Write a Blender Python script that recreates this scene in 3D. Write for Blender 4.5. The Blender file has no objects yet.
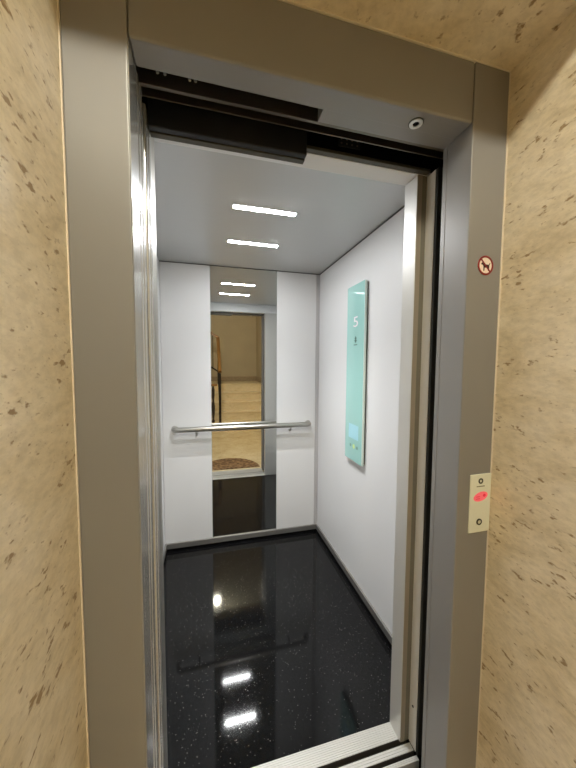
import bpy, bmesh, math, random
from mathutils import Vector, Matrix
random.seed(4)
sc = bpy.context.scene
col = sc.collection

# ------------------------------------------------------------------ materials
def lin(c):
    return tuple(((x / 255) / 12.92 if x / 255 <= .04045 else ((x / 255 + .055) / 1.055) ** 2.4) for x in c) + (1.0,)

def new_mat(name):
    m = bpy.data.materials.new(name); m.use_nodes = True
    nt = m.node_tree
    return m, nt, nt.nodes['Principled BSDF']

def node(nt, kind, **kw):
    n = nt.nodes.new(kind)
    for k, v in kw.items():
        if k in n.inputs: n.inputs[k].default_value = v
        else: setattr(n, k, v)
    return n

def ramp(nt, src, stops):
    r = nt.nodes.new('ShaderNodeValToRGB')
    e = r.color_ramp.elements
    while len(e) < len(stops): e.new(.5)
    for i, (p, c) in enumerate(stops):
        e[i].position = p; e[i].color = c
    nt.links.new(src, r.inputs[0])
    return r

def plain(name, rgb, rough=.5, metal=0., spec=.5, vary=.0, scale=(8, 8, 8), bump=0., bscale=300):
    m, nt, b = new_mat(name)
    b.inputs['Base Color'].default_value = lin(rgb)
    b.inputs['Roughness'].default_value = rough
    b.inputs['Metallic'].default_value = metal
    b.inputs['Specular IOR Level'].default_value = spec
    tc = node(nt, 'ShaderNodeTexCoord')
    if vary > 0:
        mp = node(nt, 'ShaderNodeMapping'); mp.inputs['Scale'].default_value = scale
        nt.links.new(tc.outputs['Object'], mp.inputs[0])
        n = node(nt, 'ShaderNodeTexNoise', Scale=1.0, Detail=4.0)
        nt.links.new(mp.outputs[0], n.inputs['Vector'])
        c = lin(rgb)
        lo = tuple(x * (1 - vary) for x in c[:3]) + (1,); hi = tuple(min(1, x * (1 + vary)) for x in c[:3]) + (1,)
        r = ramp(nt, n.outputs[0], [(.3, lo), (.7, hi)])
        nt.links.new(r.outputs[0], b.inputs['Base Color'])
    if bump > 0:
        n2 = node(nt, 'ShaderNodeTexNoise', Scale=bscale, Detail=2.0)
        nt.links.new(tc.outputs['Object'], n2.inputs['Vector'])
        bp = node(nt, 'ShaderNodeBump', Strength=bump, Distance=.002)
        nt.links.new(n2.outputs[0], bp.inputs['Height']); nt.links.new(bp.outputs[0], b.inputs['Normal'])
    return m

def emit(name, rgb, strength, base=(.8, .8, .8, 1)):
    m, nt, b = new_mat(name)
    b.inputs['Base Color'].default_value = base
    b.inputs['Emission Color'].default_value = rgb + (1,)
    b.inputs['Emission Strength'].default_value = strength
    return m

def marble_mat(name, base, light, fleck, rough=.38, strength=1.0):
    m, nt, b = new_mat(name); L = nt.links
    tc = node(nt, 'ShaderNodeTexCoord')
    mp = node(nt, 'ShaderNodeMapping')
    mp.inputs['Rotation'].default_value = (math.radians(24), 0, math.radians(10))
    mp.inputs['Scale'].default_value = (1, 1, 2.1)
    L.new(tc.outputs['Object'], mp.inputs[0])
    cloud = node(nt, 'ShaderNodeTexNoise', Scale=4.5, Detail=8.0, Roughness=.68, Distortion=.5)
    L.new(mp.outputs[0], cloud.inputs['Vector'])
    c1 = ramp(nt, cloud.outputs[0], [(.28, lin(tuple(x * k for x, k in zip(base, (.90, .88, .83))))), (.45, lin(base)), (.68, lin(light))])
    fine = node(nt, 'ShaderNodeTexNoise', Scale=42.0, Detail=5.0, Roughness=.65)
    L.new(mp.outputs[0], fine.inputs['Vector'])
    f1 = ramp(nt, fine.outputs[0], [(.36, (.88, .865, .835, 1)), (.6, (1.03, 1.02, 1.0, 1))])
    mul = node(nt, 'ShaderNodeMixRGB', blend_type='MULTIPLY'); mul.inputs[0].default_value = 1
    L.new(c1.outputs[0], mul.inputs[1]); L.new(f1.outputs[0], mul.inputs[2])
    # dark elongated flecks, gathered in clusters
    fl = node(nt, 'ShaderNodeTexNoise', Scale=38.0, Detail=3.0, Roughness=.5, Distortion=.15)
    L.new(mp.outputs[0], fl.inputs['Vector'])
    clus = node(nt, 'ShaderNodeTexNoise', Scale=7.0, Detail=2.0)
    L.new(mp.outputs[0], clus.inputs['Vector'])
    add = node(nt, 'ShaderNodeMath', operation='MULTIPLY_ADD'); add.inputs[1].default_value = .42
    L.new(clus.outputs[0], add.inputs[0]); L.new(fl.outputs[0], add.inputs[2])
    mask = ramp(nt, add.outputs[0], [(.85, (0, 0, 0, 1)), (.93, (strength,) * 3 + (1,))])
    fs = node(nt, 'ShaderNodeTexNoise', Scale=85.0, Detail=2.0, Distortion=.1)
    L.new(mp.outputs[0], fs.inputs['Vector'])
    m2 = ramp(nt, fs.outputs[0], [(.66, (0, 0, 0, 1)), (.78, (.6 * strength,) * 3 + (1,))])
    mx = node(nt, 'ShaderNodeMath', operation='MAXIMUM')
    L.new(mask.outputs[0], mx.inputs[0]); L.new(m2.outputs[0], mx.inputs[1])
    mix = node(nt, 'ShaderNodeMixRGB', blend_type='MIX')
    L.new(mx.outputs[0], mix.inputs[0]); L.new(mul.outputs[0], mix.inputs[1]); mix.inputs[2].default_value = lin(fleck)
    L.new(mix.outputs[0], b.inputs['Base Color'])
    b.inputs['Roughness'].default_value = rough
    bp = node(nt, 'ShaderNodeBump', Strength=.12, Distance=.002, invert=True)
    L.new(mx.outputs[0], bp.inputs['Height']); L.new(bp.outputs[0], b.inputs['Normal'])
    return m

def steel_mat(name, rgb, rough, aniso_scale=(400, 400, 4), metal=1.0, bump=.04):
    m, nt, b = new_mat(name); L = nt.links
    b.inputs['Base Color'].default_value = lin(rgb); b.inputs['Metallic'].default_value = metal
    tc = node(nt, 'ShaderNodeTexCoord'); mp = node(nt, 'ShaderNodeMapping')
    mp.inputs['Scale'].default_value = aniso_scale
    L.new(tc.outputs['Object'], mp.inputs[0])
    n = node(nt, 'ShaderNodeTexNoise', Scale=1.0, Detail=3.0); L.new(mp.outputs[0], n.inputs['Vector'])
    rr = node(nt, 'ShaderNodeMapRange'); rr.inputs['To Min'].default_value = rough * .85; rr.inputs['To Max'].default_value = rough * 1.2
    L.new(n.outputs[0], rr.inputs[0]); L.new(rr.outputs[0], b.inputs['Roughness'])
    bp = node(nt, 'ShaderNodeBump', Strength=bump, Distance=.001)
    L.new(n.outputs[0], bp.inputs['Height']); L.new(bp.outputs[0], b.inputs['Normal'])
    return m

def floor_mat():
    m, nt, b = new_mat('black speckled floor'); L = nt.links
    tc = node(nt, 'ShaderNodeTexCoord')
    v = node(nt, 'ShaderNodeTexVoronoi', Scale=150.0); L.new(tc.outputs['Object'], v.inputs['Vector'])
    n = node(nt, 'ShaderNodeTexNoise', Scale=75.0, Detail=2.0); L.new(tc.outputs['Object'], n.inputs['Vector'])
    d = ramp(nt, v.outputs['Distance'], [(.10, (1, 1, 1, 1)), (.24, (0, 0, 0, 1))])
    pick = ramp(nt, v.outputs['Color'], [(.72, (0, 0, 0, 1)), (.88, (1, 1, 1, 1))])
    mul = node(nt, 'ShaderNodeMath', operation='MULTIPLY'); L.new(d.outputs[0], mul.inputs[0]); L.new(pick.outputs[0], mul.inputs[1])
    base = ramp(nt, n.outputs[0], [(.35, lin((10, 10, 11))), (.7, lin((21, 21, 22)))])
    mix = node(nt, 'ShaderNodeMixRGB'); L.new(mul.outputs[0], mix.inputs[0]); L.new(base.outputs[0], mix.inputs[1])
    mix.inputs[2].default_value = lin((150, 148, 142))
    L.new(mix.outputs[0], b.inputs['Base Color'])
    b.inputs['Specular IOR Level'].default_value = .3
    b.inputs['Roughness'].default_value = .06
    bp = node(nt, 'ShaderNodeBump', Strength=.004, Distance=.001); L.new(n.outputs[0], bp.inputs['Height']); L.new(bp.outputs[0], b.inputs['Normal'])
    return m

M = dict(
    marble=marble_mat('beige fossil marble', (224, 211, 184), (238, 228, 208), (158, 132, 96)),
    marble_step=marble_mat('cream stair marble', (236, 222, 190), (244, 232, 206), (205, 182, 140), .3, .5),
    marble_floor=marble_mat('cream floor marble', (222, 206, 170), (236, 222, 190), (200, 176, 135), .22, .35),
    plaster=plain('cream plaster', (194, 184, 162), .8, vary=.05, scale=(2, 2, 2)),
    plaster_white=plain('pale ceiling paint', (228, 220, 200), .85),
    skirting_stone=plain('grey stone skirting', (165, 150, 128), .5, vary=.12, scale=(30, 30, 30)),
    caulk=plain('cream joint filler', (232, 222, 204), .7),
    frame=plain('grey textured frame steel', (144, 143, 142), .40, metal=.28, vary=.03, scale=(3, 3, 1), bump=.05, bscale=700),
    steel=steel_mat('brushed stainless', (206, 206, 202), .16),
    steel_edge=steel_mat('door edge stainless', (214, 215, 214), .25, metal=.75),
    steel_rail=steel_mat('dull handrail steel', (172, 170, 163), .3, (4, 300, 300)),
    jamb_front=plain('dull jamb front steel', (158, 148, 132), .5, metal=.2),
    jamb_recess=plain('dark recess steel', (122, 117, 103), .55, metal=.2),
    flange=plain('pale satin flange', (222, 221, 217), .35, metal=.05),
    seal=plain('dark rubber seal', (34, 33, 27), .7),
    steel_jamb=steel_mat('pale satin jamb steel', (206, 205, 201), .42, metal=.45),
    steel_soft=steel_mat('satin stainless', (196, 194, 187), .36),
    ceiling=steel_mat('satin grey ceiling metal', (196, 196, 195), .45, (6, 300, 300), metal=.6),
    car_front=steel_mat('pale grey car steel', (226, 227, 228), .5, metal=.05),
    white=plain('white laminate', (216, 216, 216), .38, bump=.02, bscale=500),
    whitetrim=plain('pale corner trim', (190, 188, 188), .35, metal=.3),
    skirt=steel_mat('grey skirting metal', (138, 136, 132), .4, (4, 4, 300), metal=.6),
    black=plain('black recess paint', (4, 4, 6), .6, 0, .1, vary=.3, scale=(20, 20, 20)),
    shaft=plain('dark shaft paint', (14, 14, 15), .85),
    dark=plain('charcoal operator steel', (34, 34, 37), .5, metal=.3, vary=.2, scale=(12, 12, 12)),
    railm=plain('dark track metal', (120, 112, 102), .35, metal=.9),
    lip=plain('dull lip metal', (80, 76, 66), .5, metal=.4),
    alu=steel_mat('ribbed aluminium', (194, 193, 189), .45, (4, 300, 300), metal=.3),
    groove=plain('dark track groove', (46, 40, 34), .7, vary=.3, scale=(30, 30, 30)),
    floor=floor_mat(),
    mirror=plain('mirror silver', (226, 228, 226), .012, metal=1.0),
    mirror_edge=plain('polished mirror edge', (200, 210, 206), .15),
    glass=plain('pale green back painted glass', (154, 198, 192), .05, spec=.6),
    glass_edge=plain('frosted glass edge', (206, 220, 212), .35),
    backplate=plain('dark back plate', (70, 70, 70), .5),
    reflection_tint=plain('bluish painted reflection', (166, 214, 226), .06),
    glyph=plain('pale glyph print', (236, 226, 230), .4),
    print_dark=plain('dark green print', (70, 110, 98), .5),
    key_yellow=plain('yellow green key', (190, 218, 140), .4),
    key_dark=plain('grey green key', (96, 138, 122), .4),
    plate=plain('cream call plate', (228, 231, 214), .4, metal=.0),
    plate_dark=plain('dark plate print', (52, 56, 40), .4),
    plate_mid=plain('olive lettering', (120, 122, 92), .5),
    button=plain('pale button face', (206, 208, 190), .3),
    red=plain('red sign print', (128, 18, 18), .45),
    signwhite=plain('cream sign face', (242, 228, 214), .5),
    signblack=plain('brown black print', (52, 34, 26), .5),
    chrome=plain('worn chrome', (225, 225, 222), .28, metal=.9),
    wood=plain('orange varnished wood', (138, 100, 54), .35, vary=.15, scale=(40, 40, 4)),
    iron=plain('black wrought iron', (34, 24, 20), .5),
    mat=None,
    led=emit('white led diffuser', (.975, .985, 1.0), 172.0),
    warm=emit('opal warm globe', (1.0, .945, .78), 550.0),
    redled=emit('red led glyph', (.75, .005, .03), .6, (.3, .01, .02, 1)),
    redwin=emit('lit red display window', (1.0, .13, .15), .55, (.45, .10, .10, 1)),
)
def mat_mat():
    m, nt, b = new_mat('brown coir'); L = nt.links
    tc = node(nt, 'ShaderNodeTexCoord')
    n = node(nt, 'ShaderNodeTexNoise', Scale=24.0, Detail=4.0); L.new(tc.outputs['Object'], n.inputs['Vector'])
    r = ramp(nt, n.outputs[0], [(.35, lin((92, 66, 42))), (.62, lin((150, 118, 82)))]); L.new(r.outputs[0], b.inputs['Base Color'])
    b.inputs['Roughness'].default_value = .95
    n2 = node(nt, 'ShaderNodeTexNoise', Scale=240.0); L.new(tc.outputs['Object'], n2.inputs['Vector'])
    bp = node(nt, 'ShaderNodeBump', Strength=.6, Distance=.004); L.new(n2.outputs[0], bp.inputs['Height']); L.new(bp.outputs[0], b.inputs['Normal'])
    return m
M['mat'] = mat_mat()

# ------------------------------------------------------------------ mesh helpers
class MB:
    def __init__(s): s.bm = bmesh.new()
    def box(s, x0, x1, y0, y1, z0, z1, bev=0., seg=2):
        b = bmesh.new()
        bmesh.ops.create_cube(b, size=1)
        for v in b.verts:
            v.co = Vector((x0 + (v.co.x + .5) * (x1 - x0), y0 + (v.co.y + .5) * (y1 - y0), z0 + (v.co.z + .5) * (z1 - z0)))
        if bev > 0:
            bmesh.ops.bevel(b, geom=b.edges[:], offset=min(bev, .49 * min(x1 - x0, y1 - y0, z1 - z0)), segments=seg, affect='EDGES', profile=.5)
        s.merge(b); return s
    def merge(s, b):
        me = bpy.data.meshes.new('tmp'); b.to_mesh(me); b.free(); s.bm.from_mesh(me); bpy.data.meshes.remove(me)
    def tube(s, pts, r, seg=16, cap=True):
        pts = [Vector(p) for p in pts]; rs = r if isinstance(r, (list, tuple)) else [r] * len(pts)
        rings = []; n = None
        for i, p in enumerate(pts):
            t = (pts[min(i + 1, len(pts) - 1)] - pts[max(i - 1, 0)]).normalized()
            if n is None: n = t.orthogonal().normalized()
            else: n = (n - t * n.dot(t)).normalized()
            bn = t.cross(n)
            rings.append([s.bm.verts.new(p + (n * math.cos(a) + bn * math.sin(a)) * rs[i]) for a in [2 * math.pi * k / seg for k in range(seg)]])
        for a, b in zip(rings, rings[1:]):
            for k in range(seg):
                f = s.bm.faces.new((a[k], a[(k + 1) % seg], b[(k + 1) % seg], b[k])); f.smooth = True
        if cap:
            s.bm.faces.new(rings[0][::-1]); s.bm.faces.new(rings[-1])
        return s
    def lathe(s, o, ax, prof, seg=28):           # prof: (distance along axis, radius)
        o = Vector(o); ax = Vector(ax).normalized()
        return s.tube([o + ax * d for d, r in prof], [r for d, r in prof], seg)
    def prism(s, poly, fn, d0, d1):               # polygon (u,v) extruded from d0 to d1, fn(u,v,d) -> xyz
        a = [s.bm.verts.new(fn(u, v, d0)) for u, v in poly]; b = [s.bm.verts.new(fn(u, v, d1)) for u, v in poly]
        n = len(poly)
        s.bm.faces.new(a); s.bm.faces.new(b[::-1])
        for k in range(n): s.bm.faces.new((a[k], b[k], b[(k + 1) % n], a[(k + 1) % n]))
        return s
    def ring(s, fn, cu, cv, r0, r1, d0, d1, seg=40):   # flat annulus with thickness
        q = []
        for k in range(seg):
            a = 2 * math.pi * k / seg; c, t = math.cos(a), math.sin(a)
            q.append([s.bm.verts.new(fn(cu + c * r, cv + t * r, d)) for r, d in ((r0, d0), (r1, d0), (r1, d1), (r0, d1))])
        for k in range(seg):
            a, b = q[k], q[(k + 1) % seg]
            for j in range(4): s.bm.faces.new((a[j], a[(j + 1) % 4], b[(j + 1) % 4], b[j]))
        return s
    def build(s, name, m, parent=None, bevel=0.):
        bmesh.ops.recalc_face_normals(s.bm, faces=s.bm.faces[:])
        me = bpy.data.meshes.new(name); s.bm.to_mesh(me); s.bm.free()
        o = bpy.data.objects.new(name, me); col.objects.link(o); me.materials.append(m)
        if parent is not None:
            o.parent = parent
            o.matrix_parent_inverse = Matrix.Translation(-Vector(parent.location)) if parent.type == 'EMPTY' else Matrix()
        return o

def disc(fn, cu, cv, r, d0, d1, seg=40, ru=None):
    return MB().prism([(cu + math.cos(2 * math.pi * k / seg) * (ru or r), cv + math.sin(2 * math.pi * k / seg) * r) for k in range(seg)], fn, d0, d1)

def tag(o, label, cat, group=None):
    o['label'] = label; o['category'] = cat
    if group: o['group'] = group
    return o
def thing(name, loc, label, cat, group=None):
    o = bpy.data.objects.new(name, None); col.objects.link(o); o.location = loc; o.empty_display_size = .1
    return tag(o, label, cat, group)
def struct(name, mb, m):
    o = mb.build(name, m); o['kind'] = 'structure'; return o
def plabel(o, t): o['label'] = t; return o

# ------------------------------------------------------------------ key dimensions (metres)
FL0, FL1, FR1, FR0 = .0716, .1845, .9934, 1.107      # lift frame: outer/inner edges of its two posts
ZL, ZT = 2.012, 2.1635                                # underside and top of the lintel
ND = .30                                              # depth of the marble niche
W, D, H = 1.19, 1.6394, 2.1075                        # car
Y0, Y1 = .217, .283                                   # car front wall
XJ = .995
ML, MR = .3416, .841
LX0, LX1, LY, LH = -1.7, 1.615, -4.5, 2.95           # landing

# ------------------------------------------------------------------ landing and niche
struct('floor_landing', MB().box(LX0, LX1, LY, -.001, -.1, 0), M['marble_floor'])
struct('ceiling_landing', MB().box(LX0 - .1, LX1 + .1, LY - .1, .07, LH, LH + .1), M['plaster_white'])
struct('wall_left', MB().box(LX0 - .1, FL0, -ND, .07, -.1, LH), M['marble'])
struct('wall_right', MB().box(FR0, LX1 + .1, -ND, .07, -.1, LH), M['marble'])
struct('wall_above', MB().box(FL0, FR0, -ND, .07, ZT, LH), M['marble'])
struct('wall_landing_left', MB().box(LX0 - .1, LX0, LY, -ND, -.1, LH), M['plaster'])
struct('wall_landing_right', MB().box(LX1, LX1 + .1, LY, -ND, -.1, LH), M['plaster'])
struct('wall_landing_back', MB().box(LX0 - .1, LX1 + .1, LY - .1, LY, -.1, LH), M['plaster'])
struct('trim_1', MB().box(FL0, FL0 + .0022, -.0012, .02, 0, ZT), M['caulk'])
struct('trim_2', MB().box(FR0 - .0022, FR0, -.0012, .02, 0, ZT), M['caulk'])
struct('trim_3', MB().box(FL0, FR0, -.0012, .02, ZT - .0018, ZT), M['caulk'])

# ------------------------------------------------------------------ dark lift shaft round the car
struct('wall_shaft_left', MB().box(-.80, -.75, .07, D + .15, -.2, 2.6), M['shaft'])
struct('wall_shaft_right', MB().box(1.32, 1.37, .07, D + .15, -.2, 2.6), M['shaft'])
struct('wall_shaft_back', MB().box(-.80, 1.37, D + .1, D + .15, -.2, 2.6), M['shaft'])
struct('ceiling_shaft', MB().box(-.80, 1.37, .07, D + .15, 2.6, 2.65), M['shaft'])
struct('floor_shaft', MB().box(-.80, 1.37, .0, D + .15, -.25, -.2), M['shaft'])

# ------------------------------------------------------------------ lift door frame
fr = thing('lift_door_frame', (.59, .04, 0), 'taupe grey steel frame around the lift opening, set between the marble walls', 'door frame')
MB().box(FL0 + .0022, FL1, 0, .074, 0, ZT - .0018, .003, 3).build('post', M['frame'], fr)
plabel(MB().box(FL1 - .0005, FL1 + .0008, .0035, .0738, 0, ZL - .001).build('reveal_lining', M['steel_edge'], fr), 'glossy stainless lining of the reveal')
MB().box(FR1, FR0 - .0022, 0, .10, 0, ZT - .0018, .003, 3).build('post', M['frame'], fr)
lm = MB()
lm.box(FL1 + .0006, FR1 - .0006, .0005, .0645, ZL, ZT - .0018, .006, 4)
lm.box(.606, FR1 - .0006, .06, .10, ZL + .0004, ZT - .0018)
lm.build('lintel', M['frame'], fr)
plabel(MB().box(FL1 + .001, .606, .0645, .074, ZL + .09, ZT - .01).build('slot_lining', M['black'], fr), 'black lining of the slot in the lintel')
plabel(MB().box(FR1 - .0012, FR1 + .003, .086, .1005, 0, ZL - .001).build('return_strip', M['frame'], fr), 'narrow steel strip at the inner edge')

# ------------------------------------------------------------------ landing doors, slid open to the left
def panel(name, x0, x1, y0, y1, label, cat, group, m, zt=2.02):
    t = thing(name, ((x0 + x1) / 2, (y0 + y1) / 2, .006), label, cat, group)
    MB().box(x0, x1 - .012, y0 + .001, y1 - .001, .006, zt).build('panel', m, t)
    MB().box(x1 - .012, x1, y0, y1, .006, zt, .007, 5).build('leading_edge', M['steel_edge'], t)
    return t
panel('sliding_door_panel', -.34, .1862, .0775, .1005, 'landing door panel edge nearest the taupe left post', 'sliding door', 'lift door panels slid open', M['steel'])
panel('sliding_door_panel', -.30, .1868, .1035, .1275, 'second landing door panel edge from the left post, just before the dark gap', 'sliding door', 'lift door panels slid open', M['steel'])
panel('sliding_door_panel', -.34, .1872, .160, .184, 'car door panel edge just inside the dark gap on the left', 'sliding door', 'lift door panels slid open', M['steel'])
panel('sliding_door_panel', -.30, .1880, .1875, .2125, 'car door panel edge furthest inside, against the car front jamb', 'sliding door', 'lift door panels slid open', M['steel'])

# ------------------------------------------------------------------ dark mechanism above the opening
tr = thing('door_track', (.5, .13, 2.02), 'pair of dark metal door rails across the gap behind the lintel', 'door track')
MB().box(-.6, 1.12, .112, .121, 2.022, 2.07, .001).build('rail', M['railm'], tr)
MB().box(-.6, 1.12, .148, .1515, 2.024, 2.06, .0008).build('rail', M['railm'], tr)
MB().box(-.6, 1.12, .105, .155, 2.0655, 2.30).build('track_housing', M['black'], tr)
for x in (.45, .62, .72, .80, .90):
    plabel(MB().lathe((x, .130, 2.0655), (0, 0, -1), [(0, .006), (.004, .006), (.006, .003)], 12).build('screw_head', M['railm'], tr), 'small screw head')
for x in (.222, .238, .292, .305):
    plabel(MB().lathe((x, .1122, 2.052), (0, -1, 0), [(0, .0035), (.002, .0035), (.003, .002)], 10).build('bolt_head', M['chrome'], tr), 'small bright bolt head')
op = thing('door_operator', (.5, .2, 1.98), 'black door operator housing over the car entrance, lower at its left end', 'door operator')
MB().box(-.6, 1.15, .196, .214, 2.022, 2.32).build('beam', M['black'], op)
MB().box(.189, .602, .176, .1955, 1.9785, 2.14, .003).build('coupler_cover', M['dark'], op)
plabel(MB().box(.189, .602, .1965, .2155, 1.9765, 2.0105, .0015).build('cover_lip', M['lip'], op), 'dull tan metal lip under the cover')
plabel(MB().box(.6035, 1.028, .196, .2155, 2.012, 2.021, .0015).build('header_lip', M['lip'], op), 'dull tan metal lip along the header')
plt = MB().box(.705, .775, .193, .1957, 2.034, 2.064, .001).build('cover_plate', M['dark'], op)
for i in range(4):
    for j in range(2):
        MB().lathe((.714 + i * .017, .1932, 2.043 + j * .012), (0, -1, 0), [(0, .003), (.0008, .003)], 10).build('rivet', M['railm'], plt)

# ------------------------------------------------------------------ key switch in the lintel soffit
ks = thing('key_switch', (.851, .038, ZL), 'round chrome key switch with black hole set under the lintel', 'key switch')
fz = lambda u, v, d: (u, v, ZL - d)
MB().ring(fz, .851, .038, .0080, .0165, -.0002, .003).build('bezel', M['chrome'], ks)
plabel(MB().ring(fz, .851, .038, .0166, .0188, -.0002, .0012).build('outer_ring', M['plate_dark'], ks), 'dark outer ring')
disc(fz, .851, .038, .0079, -.0002, .0012, 3 * 8).build('keyhole', M['black'], ks)

# ------------------------------------------------------------------ sign on the right post
fy = lambda u, v, d: (u, -d, v)
sg = thing('prohibition_sign', (1.0525, -.0005, 1.659), 'round red and white no-dogs sticker on the right frame post', 'sign')
cx, cz, rr = 1.0525, 1.659, .0255
disc(fy, cx, cz, rr, .0001, .0006).build('sticker_face', M['signwhite'], sg)
dog = [(-.013, .003), (-.0105, .0055), (-.0085, .0085), (-.0065, .0055), (-.0045, .003), (.0085, .002), (.0125, .007), (.0138, .0065), (.0108, .0005),
       (.0105, -.012), (.0078, -.012), (.0072, -.005), (-.0025, -.005), (-.003, -.0125), (-.0058, -.0125), (-.006, -.002), (-.0085, .001), (-.012, .0015)]
plabel(MB().prism([(cx + u * 1.15, cz + v * 1.15) for u, v in dog], fy, .0006, .0009).build('dog_pictogram', M['signblack'], sg), 'dark dog silhouette')
MB().ring(fy, cx, cz, .0208, rr + .0002, .0006, .0013).build('prohibition_ring', M['red'], sg)
q = math.sqrt(.5)
sl = [(-.0212, .0), (.0212, .0)]
hw = .0021
MB().prism([(cx + (a * q - b * q), cz + (-a * q - b * q)) for a, b in ((-.0212, -hw), (.0212, -hw), (.0212, hw), (-.0212, hw))], fy, .0009, .0012).build('slash', M['red'], sg)

# ------------------------------------------------------------------ landing call plate
cp = thing('call_plate', (1.0695, 0, 1.0), 'cream landing call plate with red display and round button on the right post', 'call plate')
MB().box(1.0325, 1.1045, -.004, .0, .915, 1.084, .0015).build('plate', M['plate'], cp)
lg = MB().ring(fy, 1.067, 1.0645, .0038, .0082, .004, .0047).build('logo_ring', M['plate_dark'], cp)
disc(fy, 1.067, 1.0645, .0038, .004, .0045, 20).build('logo_centre', M['button'], lg)
plabel(MB().box(1.0535, 1.0815, -.0044, -.0039, 1.0478, 1.0505).build('caption_strip', M['plate_mid'], cp), 'tiny illegible caption under the ring')
dw = MB().prism([(1.069 + .0245 * math.cos(a) , 1.0195 + .0135 * math.sin(a) + .0035 * math.cos(a)) for a in [2 * math.pi * k / 32 for k in range(32)]], fy, .004, .0043).build('light_patch', M['redwin'], cp)
g = MB()
g.box(1.0525, 1.0655, -.0048, -.0043, 1.0185, 1.0205); g.box(1.0525, 1.0665, -.0048, -.0043, 1.0125, 1.0145)
g.build('display_glyph', M['redled'], dw)
g = MB()
g.box(1.0785, 1.0845, -.0048, -.0043, 1.018, 1.0265); g.box(1.0765, 1.0865, -.0048, -.0043, 1.0205, 1.024)
g.build('display_glyph', M['redled'], dw)
bt = MB().ring(fy, 1.067, .946, .0052, .0092, .004, .0058).build('button_bezel', M['plate_dark'], cp)
disc(fy, 1.067, .946, .0052, .004, .0055, 24).build('button_face', M['button'], bt)

# ------------------------------------------------------------------ sills
def sill(name, label, rib0, rib1, lands, grooves, nrib, x0=FL1, x1=FR1):
    t = thing(name, (.59, (rib0 + rib1) / 2, 0), label, 'door sill')
    rb = MB().box(x0, x1, rib0, rib1, -.03, -.0015)
    st = (rib1 - rib0) / nrib
    for k in range(nrib):
        rb.box(x0, x1, rib0 + st * k + st * .16, rib0 + st * (k + 1) - st * .16, -.002, 0, .0006)
    rb.build('ribbed_plate', M['alu'], t)
    for a, b in lands:
        l = MB().box(x0, x1, a, b, -.03, -.0015)
        s2 = (b - a) / 3
        for k in range(3): l.box(x0, x1, a + s2 * k + s2 * .08, a + s2 * (k + 1) - s2 * .08, -.002, 0, .0006)
        l.build('land_strip', M['alu'], t)
    for a, b in grooves:
        plabel(MB().box(x0, x1, a, b, -.03, -.022).box(x0, x1, b - .0012, b + .0003, -.0225, -.0012).build('track_groove', M['groove'], t), 'dark brown track groove')  # dark brown bottom with a thin dark lining on the far wall
    return t
sill('car_sill', 'ribbed pale aluminium sill along the edge of the black car floor',   .2265, .2835, [(.184, .2085), (.156, .1705)], [(.2085, .2265), (.1705, .184)], 9, .13, 1.03)
sill('landing_sill', 'aluminium landing sill between doormat and car sill, seen in the mirror', .002, .058, [(.068, .088), (.102, .13)], [(.058, .068), (.088, .102)], 8)

# ------------------------------------------------------------------ lift car shell
struct('floor', MB().box(-.02, W + .02, Y1 + .0005, D + .02, -.04, 0), M['floor'])
struct('ceiling', MB().box(-.03, W + .03, Y0 + .001, D + .02, H, H + .04), M['ceiling'])
struct('wall_car_left', MB().box(-.03, 0, Y0 + .001, D + .02, -.03, H), M['white'])
struct('wall_car_right', MB().box(W, W + .03, Y0 + .001, D + .02, -.03, H), M['white'])
struct('wall_car_back', MB().box(-.03, W + .03, D + .012, D + .04, -.03, H + .03), M['dark'])
# shadow gaps / trims
struct('trim_4', MB().box(W - .004, W + .001, Y1, D, H - .006, H + .001), M['backplate'])
struct('trim_5', MB().box(0, W, D - .002, D + .01, H - .005, H + .001), M['backplate'])
struct('trim_6', MB().box(W - .028, W - .0003, D - .003, D + .012, .058, H - .006, .001), M['whitetrim'])
# front of the car: jambs and header
jl = MB().box(.0, .1865, Y0, Y1, 0, H)
tag(jl.build('door_jamb', M['steel_soft']), 'satin steel car jamb on the left, behind the open door panels', 'door jamb')
jr = thing('door_jamb', (1.05, .25, 0), 'brushed steel car jamb at the right of the car entrance', 'door jamb')
MB().box(XJ, W, Y0, Y1, 0, ZL - .0005, .0015).build('column', M['steel_jamb'], jr)
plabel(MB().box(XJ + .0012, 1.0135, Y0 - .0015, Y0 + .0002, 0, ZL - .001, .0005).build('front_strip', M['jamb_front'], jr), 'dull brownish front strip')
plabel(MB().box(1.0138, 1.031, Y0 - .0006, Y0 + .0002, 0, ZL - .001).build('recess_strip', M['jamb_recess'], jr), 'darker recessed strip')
MB().box(1.031, 1.049, .1775, Y0 + .002, 0, ZL - .0005, .0025, 3).build('closing_flange', M['flange'], jr)
plabel(MB().box(1.032, 1.055, .166, .1774, 0, ZL - .001, .001).build('rubber_buffer', M['seal'], jr), 'black rubber strip')
MB().lathe((1.0309, .197, .155), (-1, 0, 0), [(0, .004), (.002, .004), (.003, .002)], 12).build('screw_head', M['dark'], jr)
tag(MB().box(.187, W, Y0, Y1, ZL, H, .0012).build('car_header', M['car_front']), 'pale grey steel header over the car entrance', 'header')

# skirting
def skirt(name, rects):
    a = MB()
    for r in rects: a.box(*r, bev=.002)
    return struct(name, a, M['skirt'])
skirt('baseboard_back', [(0, W, D - .012, D + .001, .022, .0605)])
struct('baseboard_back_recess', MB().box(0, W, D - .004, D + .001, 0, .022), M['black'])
skirt('baseboard_right', [(W - .012, W + .001, Y1, D - .012, .022, .0605)])
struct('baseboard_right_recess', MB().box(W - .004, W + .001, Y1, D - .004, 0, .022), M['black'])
skirt('baseboard_left', [(-.001, .012, Y1, D - .012, .022, .0605)])
struct('baseboard_left_recess', MB().box(-.001, .004, Y1, D - .004, 0, .022), M['black'])

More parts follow.
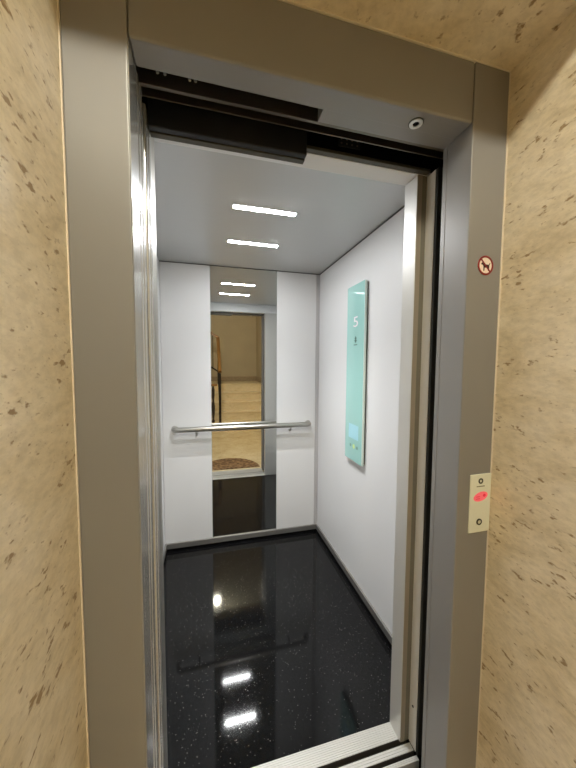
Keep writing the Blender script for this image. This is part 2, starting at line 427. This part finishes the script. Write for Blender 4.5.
# back wall: white panel, mirror, white panel
tag(MB().box(.0015, ML - .001, D - .001, D + .012, .0605, H - .005, .001).build('wall_panel', M['white']), 'white laminate wall panel left of the mirror', 'wall panel', 'white back wall panels')
tag(MB().box(MR + .001, W - .029, D - .001, D + .012, .0605, H - .005, .001).build('wall_panel', M['white']), 'white laminate wall panel right of the mirror', 'wall panel', 'white back wall panels')
mi = thing('wall_mirror', ((ML + MR) / 2, D, .06), 'tall narrow mirror on the car back wall, between two white panels', 'mirror')
MB().box(ML + .0015, MR - .0015, D, D + .006, .0605, H - .005).build('mirror_glass', M['mirror'], mi)
for x in (ML + .0002, MR - .0014):
    MB().box(x, x + .0012, D - .0008, D + .006, .0605, H - .005).build('edge_strip', M['mirror_edge'], mi)

# ------------------------------------------------------------------ handrail
hy, hz, hr = D - .052, .917, .0195
hd = thing('handrail', (.59, hy, hz), 'tubular satin steel handrail across the back wall in front of the mirror', 'handrail')
pts = []
xa, xb, rb = .083, 1.100, .03
for k in range(9):
    a = math.pi / 2 * k / 8
    pts.append((xa + rb - rb * math.cos(math.pi / 2 - a) if False else xa + rb * (1 - math.cos(a)), hy + rb * (1 - math.sin(a)), hz))
pts = [(xa, D - .0005, hz)] + pts
r2 = [(xb - (x - xa), y, z) for x, y, z in pts][::-1]
MB().tube(pts + r2, hr, 24).build('rail_tube', M['steel_rail'], hd)
for x in (xa, xb):
    MB().lathe((x, D - .0012, hz), (0, -1, 0), [(0, .024), (.003, .024), (.004, .021)], 24).build('wall_flange', M['steel_rail'], hd)
for x in (.235, .945):
    MB().tube([(x, hy, hz - .012), (x, hy + .004, hz - .032), (x, hy + .018, hz - .045), (x, D - .0012, hz - .048)], .008, 12).build('bracket', M['steel_rail'], hd)

# ------------------------------------------------------------------ car operating panel
pn = thing('control_panel', (W, .967, .81), 'tall pale green glass control panel on the white right wall', 'control panel')
py0, py1, pz0, pz1 = .862, 1.078, .810, 1.860
MB().box(W - .011, W - .0005, py0 + .006, py1 - .008, pz0 + .008, pz1 - .008).build('back_plate', M['backplate'], pn)
gl = MB().box(W - .0245, W - .0112, py0, py1, pz0, pz1, .0012).build('glass_plate', M['glass'], pn)
plabel(MB().box(W - .0243, W - .0114, py0 - .0025, py0 + .0006, pz0 + .0012, pz1 - .0012).build('polished_edge', M['glass_edge'], gl), 'whitish polished glass edge')
xg = W - .0245
fx = lambda u, v, d: (xg - d, u, v)          # u = y, v = z
# seen from inside the car, y grows to the left
def mirrored_text(body, yc, zc, size, name, m, parent):
    cu = bpy.data.curves.new('glyph_curve', 'FONT'); cu.body = body; cu.size = size; cu.align_x = 'CENTER'; cu.align_y = 'CENTER'; cu.extrude = .00025
    tmp = bpy.data.objects.new('glyph_tmp', cu); col.objects.link(tmp)
    dg = bpy.context.evaluated_depsgraph_get(); dg.update()
    me = bpy.data.meshes.new_from_object(tmp.evaluated_get(dg))
    bpy.data.objects.remove(tmp)
    rot = Matrix(((0, 0, -1, 0), (-1, 0, 0, 0), (0, 1, 0, 0), (0, 0, 0, 1)))
    me.transform(Matrix.Diagonal((1.7, 1.05, 1, 1)))
    me.transform(Matrix.Translation((xg - .0003, yc, zc)) @ rot)
    me.materials.clear(); me.materials.append(m)
    o = bpy.data.objects.new(name, me); col.objects.link(o); o.parent = parent
    o.matrix_parent_inverse = Matrix.Translation(-Vector(parent.location))
    return o
plabel(mirrored_text('5', .963, 1.640, .082, 'floor_numeral', M['glyph'], pn), 'pale floor number 5')
e = MB()
e.prism([(.961, 1.560), (.945, 1.543), (.953, 1.543), (.953, 1.536), (.943, 1.536), (.961, 1.518), (.979, 1.536), (.969, 1.536), (.969, 1.543), (.977, 1.543)], fx, 0, .0005)
e.box(xg - .0005, xg, .940, .982, 1.505, 1.511)
plabel(e.build('emblem', M['print_dark'], pn), 'small dark arrow-like emblem over a short line')
plabel(MB().box(xg - .0004, xg, .905, 1.030, .945, 1.032).build('light_patch', M['reflection_tint'], pn), 'faint bluish painted reflection')  # pale blue reflection in the glass, painted as a flat tinted rectangle
for y, m, s in ((1.003, 'key_dark', .010), (.960, 'key_yellow', .014), (.918, 'key_dark', .010)):
    disc(fx, y, .900, s, 0, .0006, 24).build('touch_key', M[m], pn)

# ------------------------------------------------------------------ ceiling LED bars
def led_bar(y, label):
    t = thing('ceiling_light', (.59, y, H), label, 'light', 'car ceiling lights')
    MB().box(.444, .736, y - .015, y + .015, H - .0035, H - .0002, .001).build('diffuser', M['led'], t)
    f = MB()
    f.box(.440, .740, y - .0185, y - .0152, H - .003, H - .0002); f.box(.440, .740, y + .0152, y + .0185, H - .003, H - .0002)
    f.box(.4395, .4438, y - .0185, y + .0185, H - .003, H - .0002); f.box(.7362, .7405, y - .0185, y + .0185, H - .003, H - .0002)
    f.build('light_frame', M['chrome'], t)
    al = bpy.data.lights.new('led_beam', 'AREA'); al.shape = 'RECTANGLE'; al.size = .288; al.size_y = .028
    al.energy = 4.5; al.color = (.975, .985, 1.0); al.spread = math.radians(88)
    lo = bpy.data.objects.new('led_beam', al); col.objects.link(lo); lo.parent = t; lo.location = (0, 0, -.0045)
led_bar(.7645, 'white LED strip in the car ceiling nearer the entrance')
led_bar(1.1656, 'white LED strip in the car ceiling nearer the mirror')

# ------------------------------------------------------------------ landing lamp (warm)
lp = thing('ceiling_lamp', (.42, -1.16, LH), 'small warm globe ceiling lamp over the landing, reflected in the car floor', 'lamp')
MB().lathe((.42, -1.16, LH), (0, 0, -1), [(0, .06), (.02, .06), (.03, .02), (.195, .02), (.21, .045), (.215, .045)], 24).build('lamp_holder', M['chrome'], lp)
gp = [(.215 + .055 * (1 - math.cos(math.pi * k / 14)), max(.002, .055 * math.sin(math.pi * k / 14))) for k in range(1, 15)]
MB().lathe((.42, -1.16, LH), (0, 0, -1), gp, 28).build('globe', M['warm'], lp)

# ------------------------------------------------------------------ doormat
dm = []
for k in range(41):
    a = math.pi + math.pi * k / 40
    dm.append((.58 + .40 * math.cos(a), -.045 + .445 * math.sin(a)))
mt = MB().prism(dm, lambda u, v, d: (u, v, d), .0005, .012).build('doormat', M['mat'])
tag(mt, 'brown half-round doormat at the lift threshold, seen in the mirror', 'doormat')

# ------------------------------------------------------------------ staircase on the landing (seen in the mirror)
SX0, SX1 = .36, LX1 - .001
st = thing('staircase', (1.0, -2.3, 0), 'cream marble staircase rising from the landing, seen in the mirror', 'staircase')
R, T, YS = .185, .27, -2.30
for k in range(5):
    y1 = YS - T * k
    y0 = LY + .001 if k == 4 else y1 - T - .02
    b = MB().box(SX0 if k < 4 else LX0 + .001, SX1, y0, y1 - .018, max(0.0005, R * (k - 1)) if k < 4 else R * 4, R * (k + 1) - .03)
    b.box(SX0 if k < 4 else LX0 + .001, SX1, y0, y1, R * (k + 1) - .03, R * (k + 1), .006)
    b.build('step' if k < 4 else 'platform', M['marble_step'], st)
for k in range(4):                                  # second flight, turning to the left
    x1 = .25 - T * k
    MB().box(x1 - T - .02, x1, LY + .002, -3.475, R * 5 + .0005, R * (6 + k)).build('step', M['marble_step'], st)
plabel(MB().box(.30, SX1, LY + .001, LY + .015, R * 5, R * 5 + .13, .003).build('skirting', M['skirting_stone'], st), 'greyish stone skirting')
plabel(MB().box(SX1 - .014, SX1, LY + .015, YS - T * 4, R * 5, R * 5 + .13, .003).build('skirting', M['skirting_stone'], st), 'greyish stone skirting')

rl = thing('stair_railing', (.53, -2.25, 0), 'black iron railing with orange wooden handrail climbing the stairs, seen in the mirror', 'railing')
xr = .54
A, B, C = Vector((xr, -2.40, 1.235)), Vector((xr, -3.45, 2.02)), Vector((-.55, -3.45, 2.70))
def bar(a, b, w, h):
    m = MB(); d = (b - a).normalized(); s = d.cross(Vector((0, 0, 1))).normalized(); u = s.cross(d)
    prof = [(-w, -h), (w, -h), (w, h * .5), (w * .6, h), (-w * .6, h), (-w, h * .5)]
    r0 = [m.bm.verts.new(a + s * x + u * y) for x, y in prof]; r1 = [m.bm.verts.new(b + s * x + u * y) for x, y in prof]
    n = len(prof)
    for k in range(n): m.bm.faces.new((r0[k], r0[(k + 1) % n], r1[(k + 1) % n], r1[k]))
    m.bm.faces.new(r0[::-1]); m.bm.faces.new(r1)
    return m
plabel(bar(A, B, .034, .028).build('handrail', M['wood'], rl), 'orange varnished wooden handrail')
plabel(bar(B, C, .034, .028).build('handrail', M['wood'], rl), 'orange varnished wooden handrail')
MB().box(xr - .024, xr + .024, -2.424, -2.376, R + .0005, 1.205, .003).build('newel_post', M['iron'], rl)
MB().box(xr - .018, xr + .018, -3.468, -3.432, R * 5, 2.0, .003).build('newel_post', M['iron'], rl)
bar(A + Vector((0, 0, -.92)), B + Vector((0, 0, -.92)), .012, .01).build('bottom_rail', M['iron'], rl)
bar(B + Vector((0, 0, -.80)), C + Vector((0, 0, -.80)), .02, .018).build('bottom_rail', M['iron'], rl)
for k in range(1, 8):
    p = A.lerp(B, k / 8); MB().tube([p + Vector((0, 0, -.92)), p + Vector((0, 0, -.02))], .007, 8).build('baluster', M['iron'], rl)
for k in range(1, 9):
    p = B.lerp(C, k / 9); MB().tube([p + Vector((0, 0, -.80)), p + Vector((0, 0, -.02))], .008, 8).build('baluster', M['iron'], rl)

gr = thing('landing_railing', (.40, -2.43, 0), 'low landing railing with wooden top and dark ornate end baluster, seen in the mirror', 'railing')
plabel(bar(Vector((.49, -2.43, .965)), Vector((-1.6, -2.43, .965)), .03, .022).build('handrail', M['wood'], gr), 'brown wooden handrail')
MB().lathe((.405, -2.43, R + .0005), (0, 0, 1), [(0, .03), (.04, .03), (.065, .016), (.2, .028), (.34, .034), (.45, .02), (.56, .03), (.68, .03), (.75, .016), (.765, .016)], 14).build('end_baluster', M['iron'], gr)
for k in range(11):
    x = .24 - k * .16
    MB().tube([(x, -2.43, .0005), (x, -2.43, .95)], .009, 8).build('baluster', M['iron'], gr)

# ------------------------------------------------------------------ world, camera, output
w = bpy.data.worlds.new('world'); sc.world = w; w.use_nodes = True
w.node_tree.nodes['Background'].inputs[0].default_value = (.02, .02, .02, 1)
cam = bpy.data.cameras.new('camera'); co = bpy.data.objects.new('camera', cam); col.objects.link(co)
ya, pi_, ro, f = -.2555, -.064, .0053, 302.14
F = Vector((-math.sin(ya) * math.cos(pi_), math.cos(ya) * math.cos(pi_), math.sin(pi_)))
Rv = Vector((math.cos(ya), math.sin(ya), 0)); U = Rv.cross(F)
R2 = Rv * math.cos(ro) + U * math.sin(ro); U2 = -Rv * math.sin(ro) + U * math.cos(ro)
mw = Matrix((R2, U2, -F)).transposed().to_4x4(); mw.translation = (.3284, -.6728, 1.3894)
co.matrix_world = mw
cam.sensor_fit = 'HORIZONTAL'; cam.sensor_width = 36; cam.lens = f / 576 * 36
cam.clip_start = .01; cam.clip_end = 50
sc.camera = co
vs = sc.view_settings
vs.view_transform = 'Standard'; vs.look = 'None'; vs.exposure = 0.0; vs.gamma = 1; vs.use_curve_mapping = False
cy = sc.cycles
cy.use_denoising = True
try: cy.denoiser = 'OPENIMAGEDENOISE'
except Exception: pass
cy.max_bounces = 16; cy.diffuse_bounces = 8; cy.glossy_bounces = 10
cy.sample_clamp_indirect = 8
cy.caustics_reflective = True
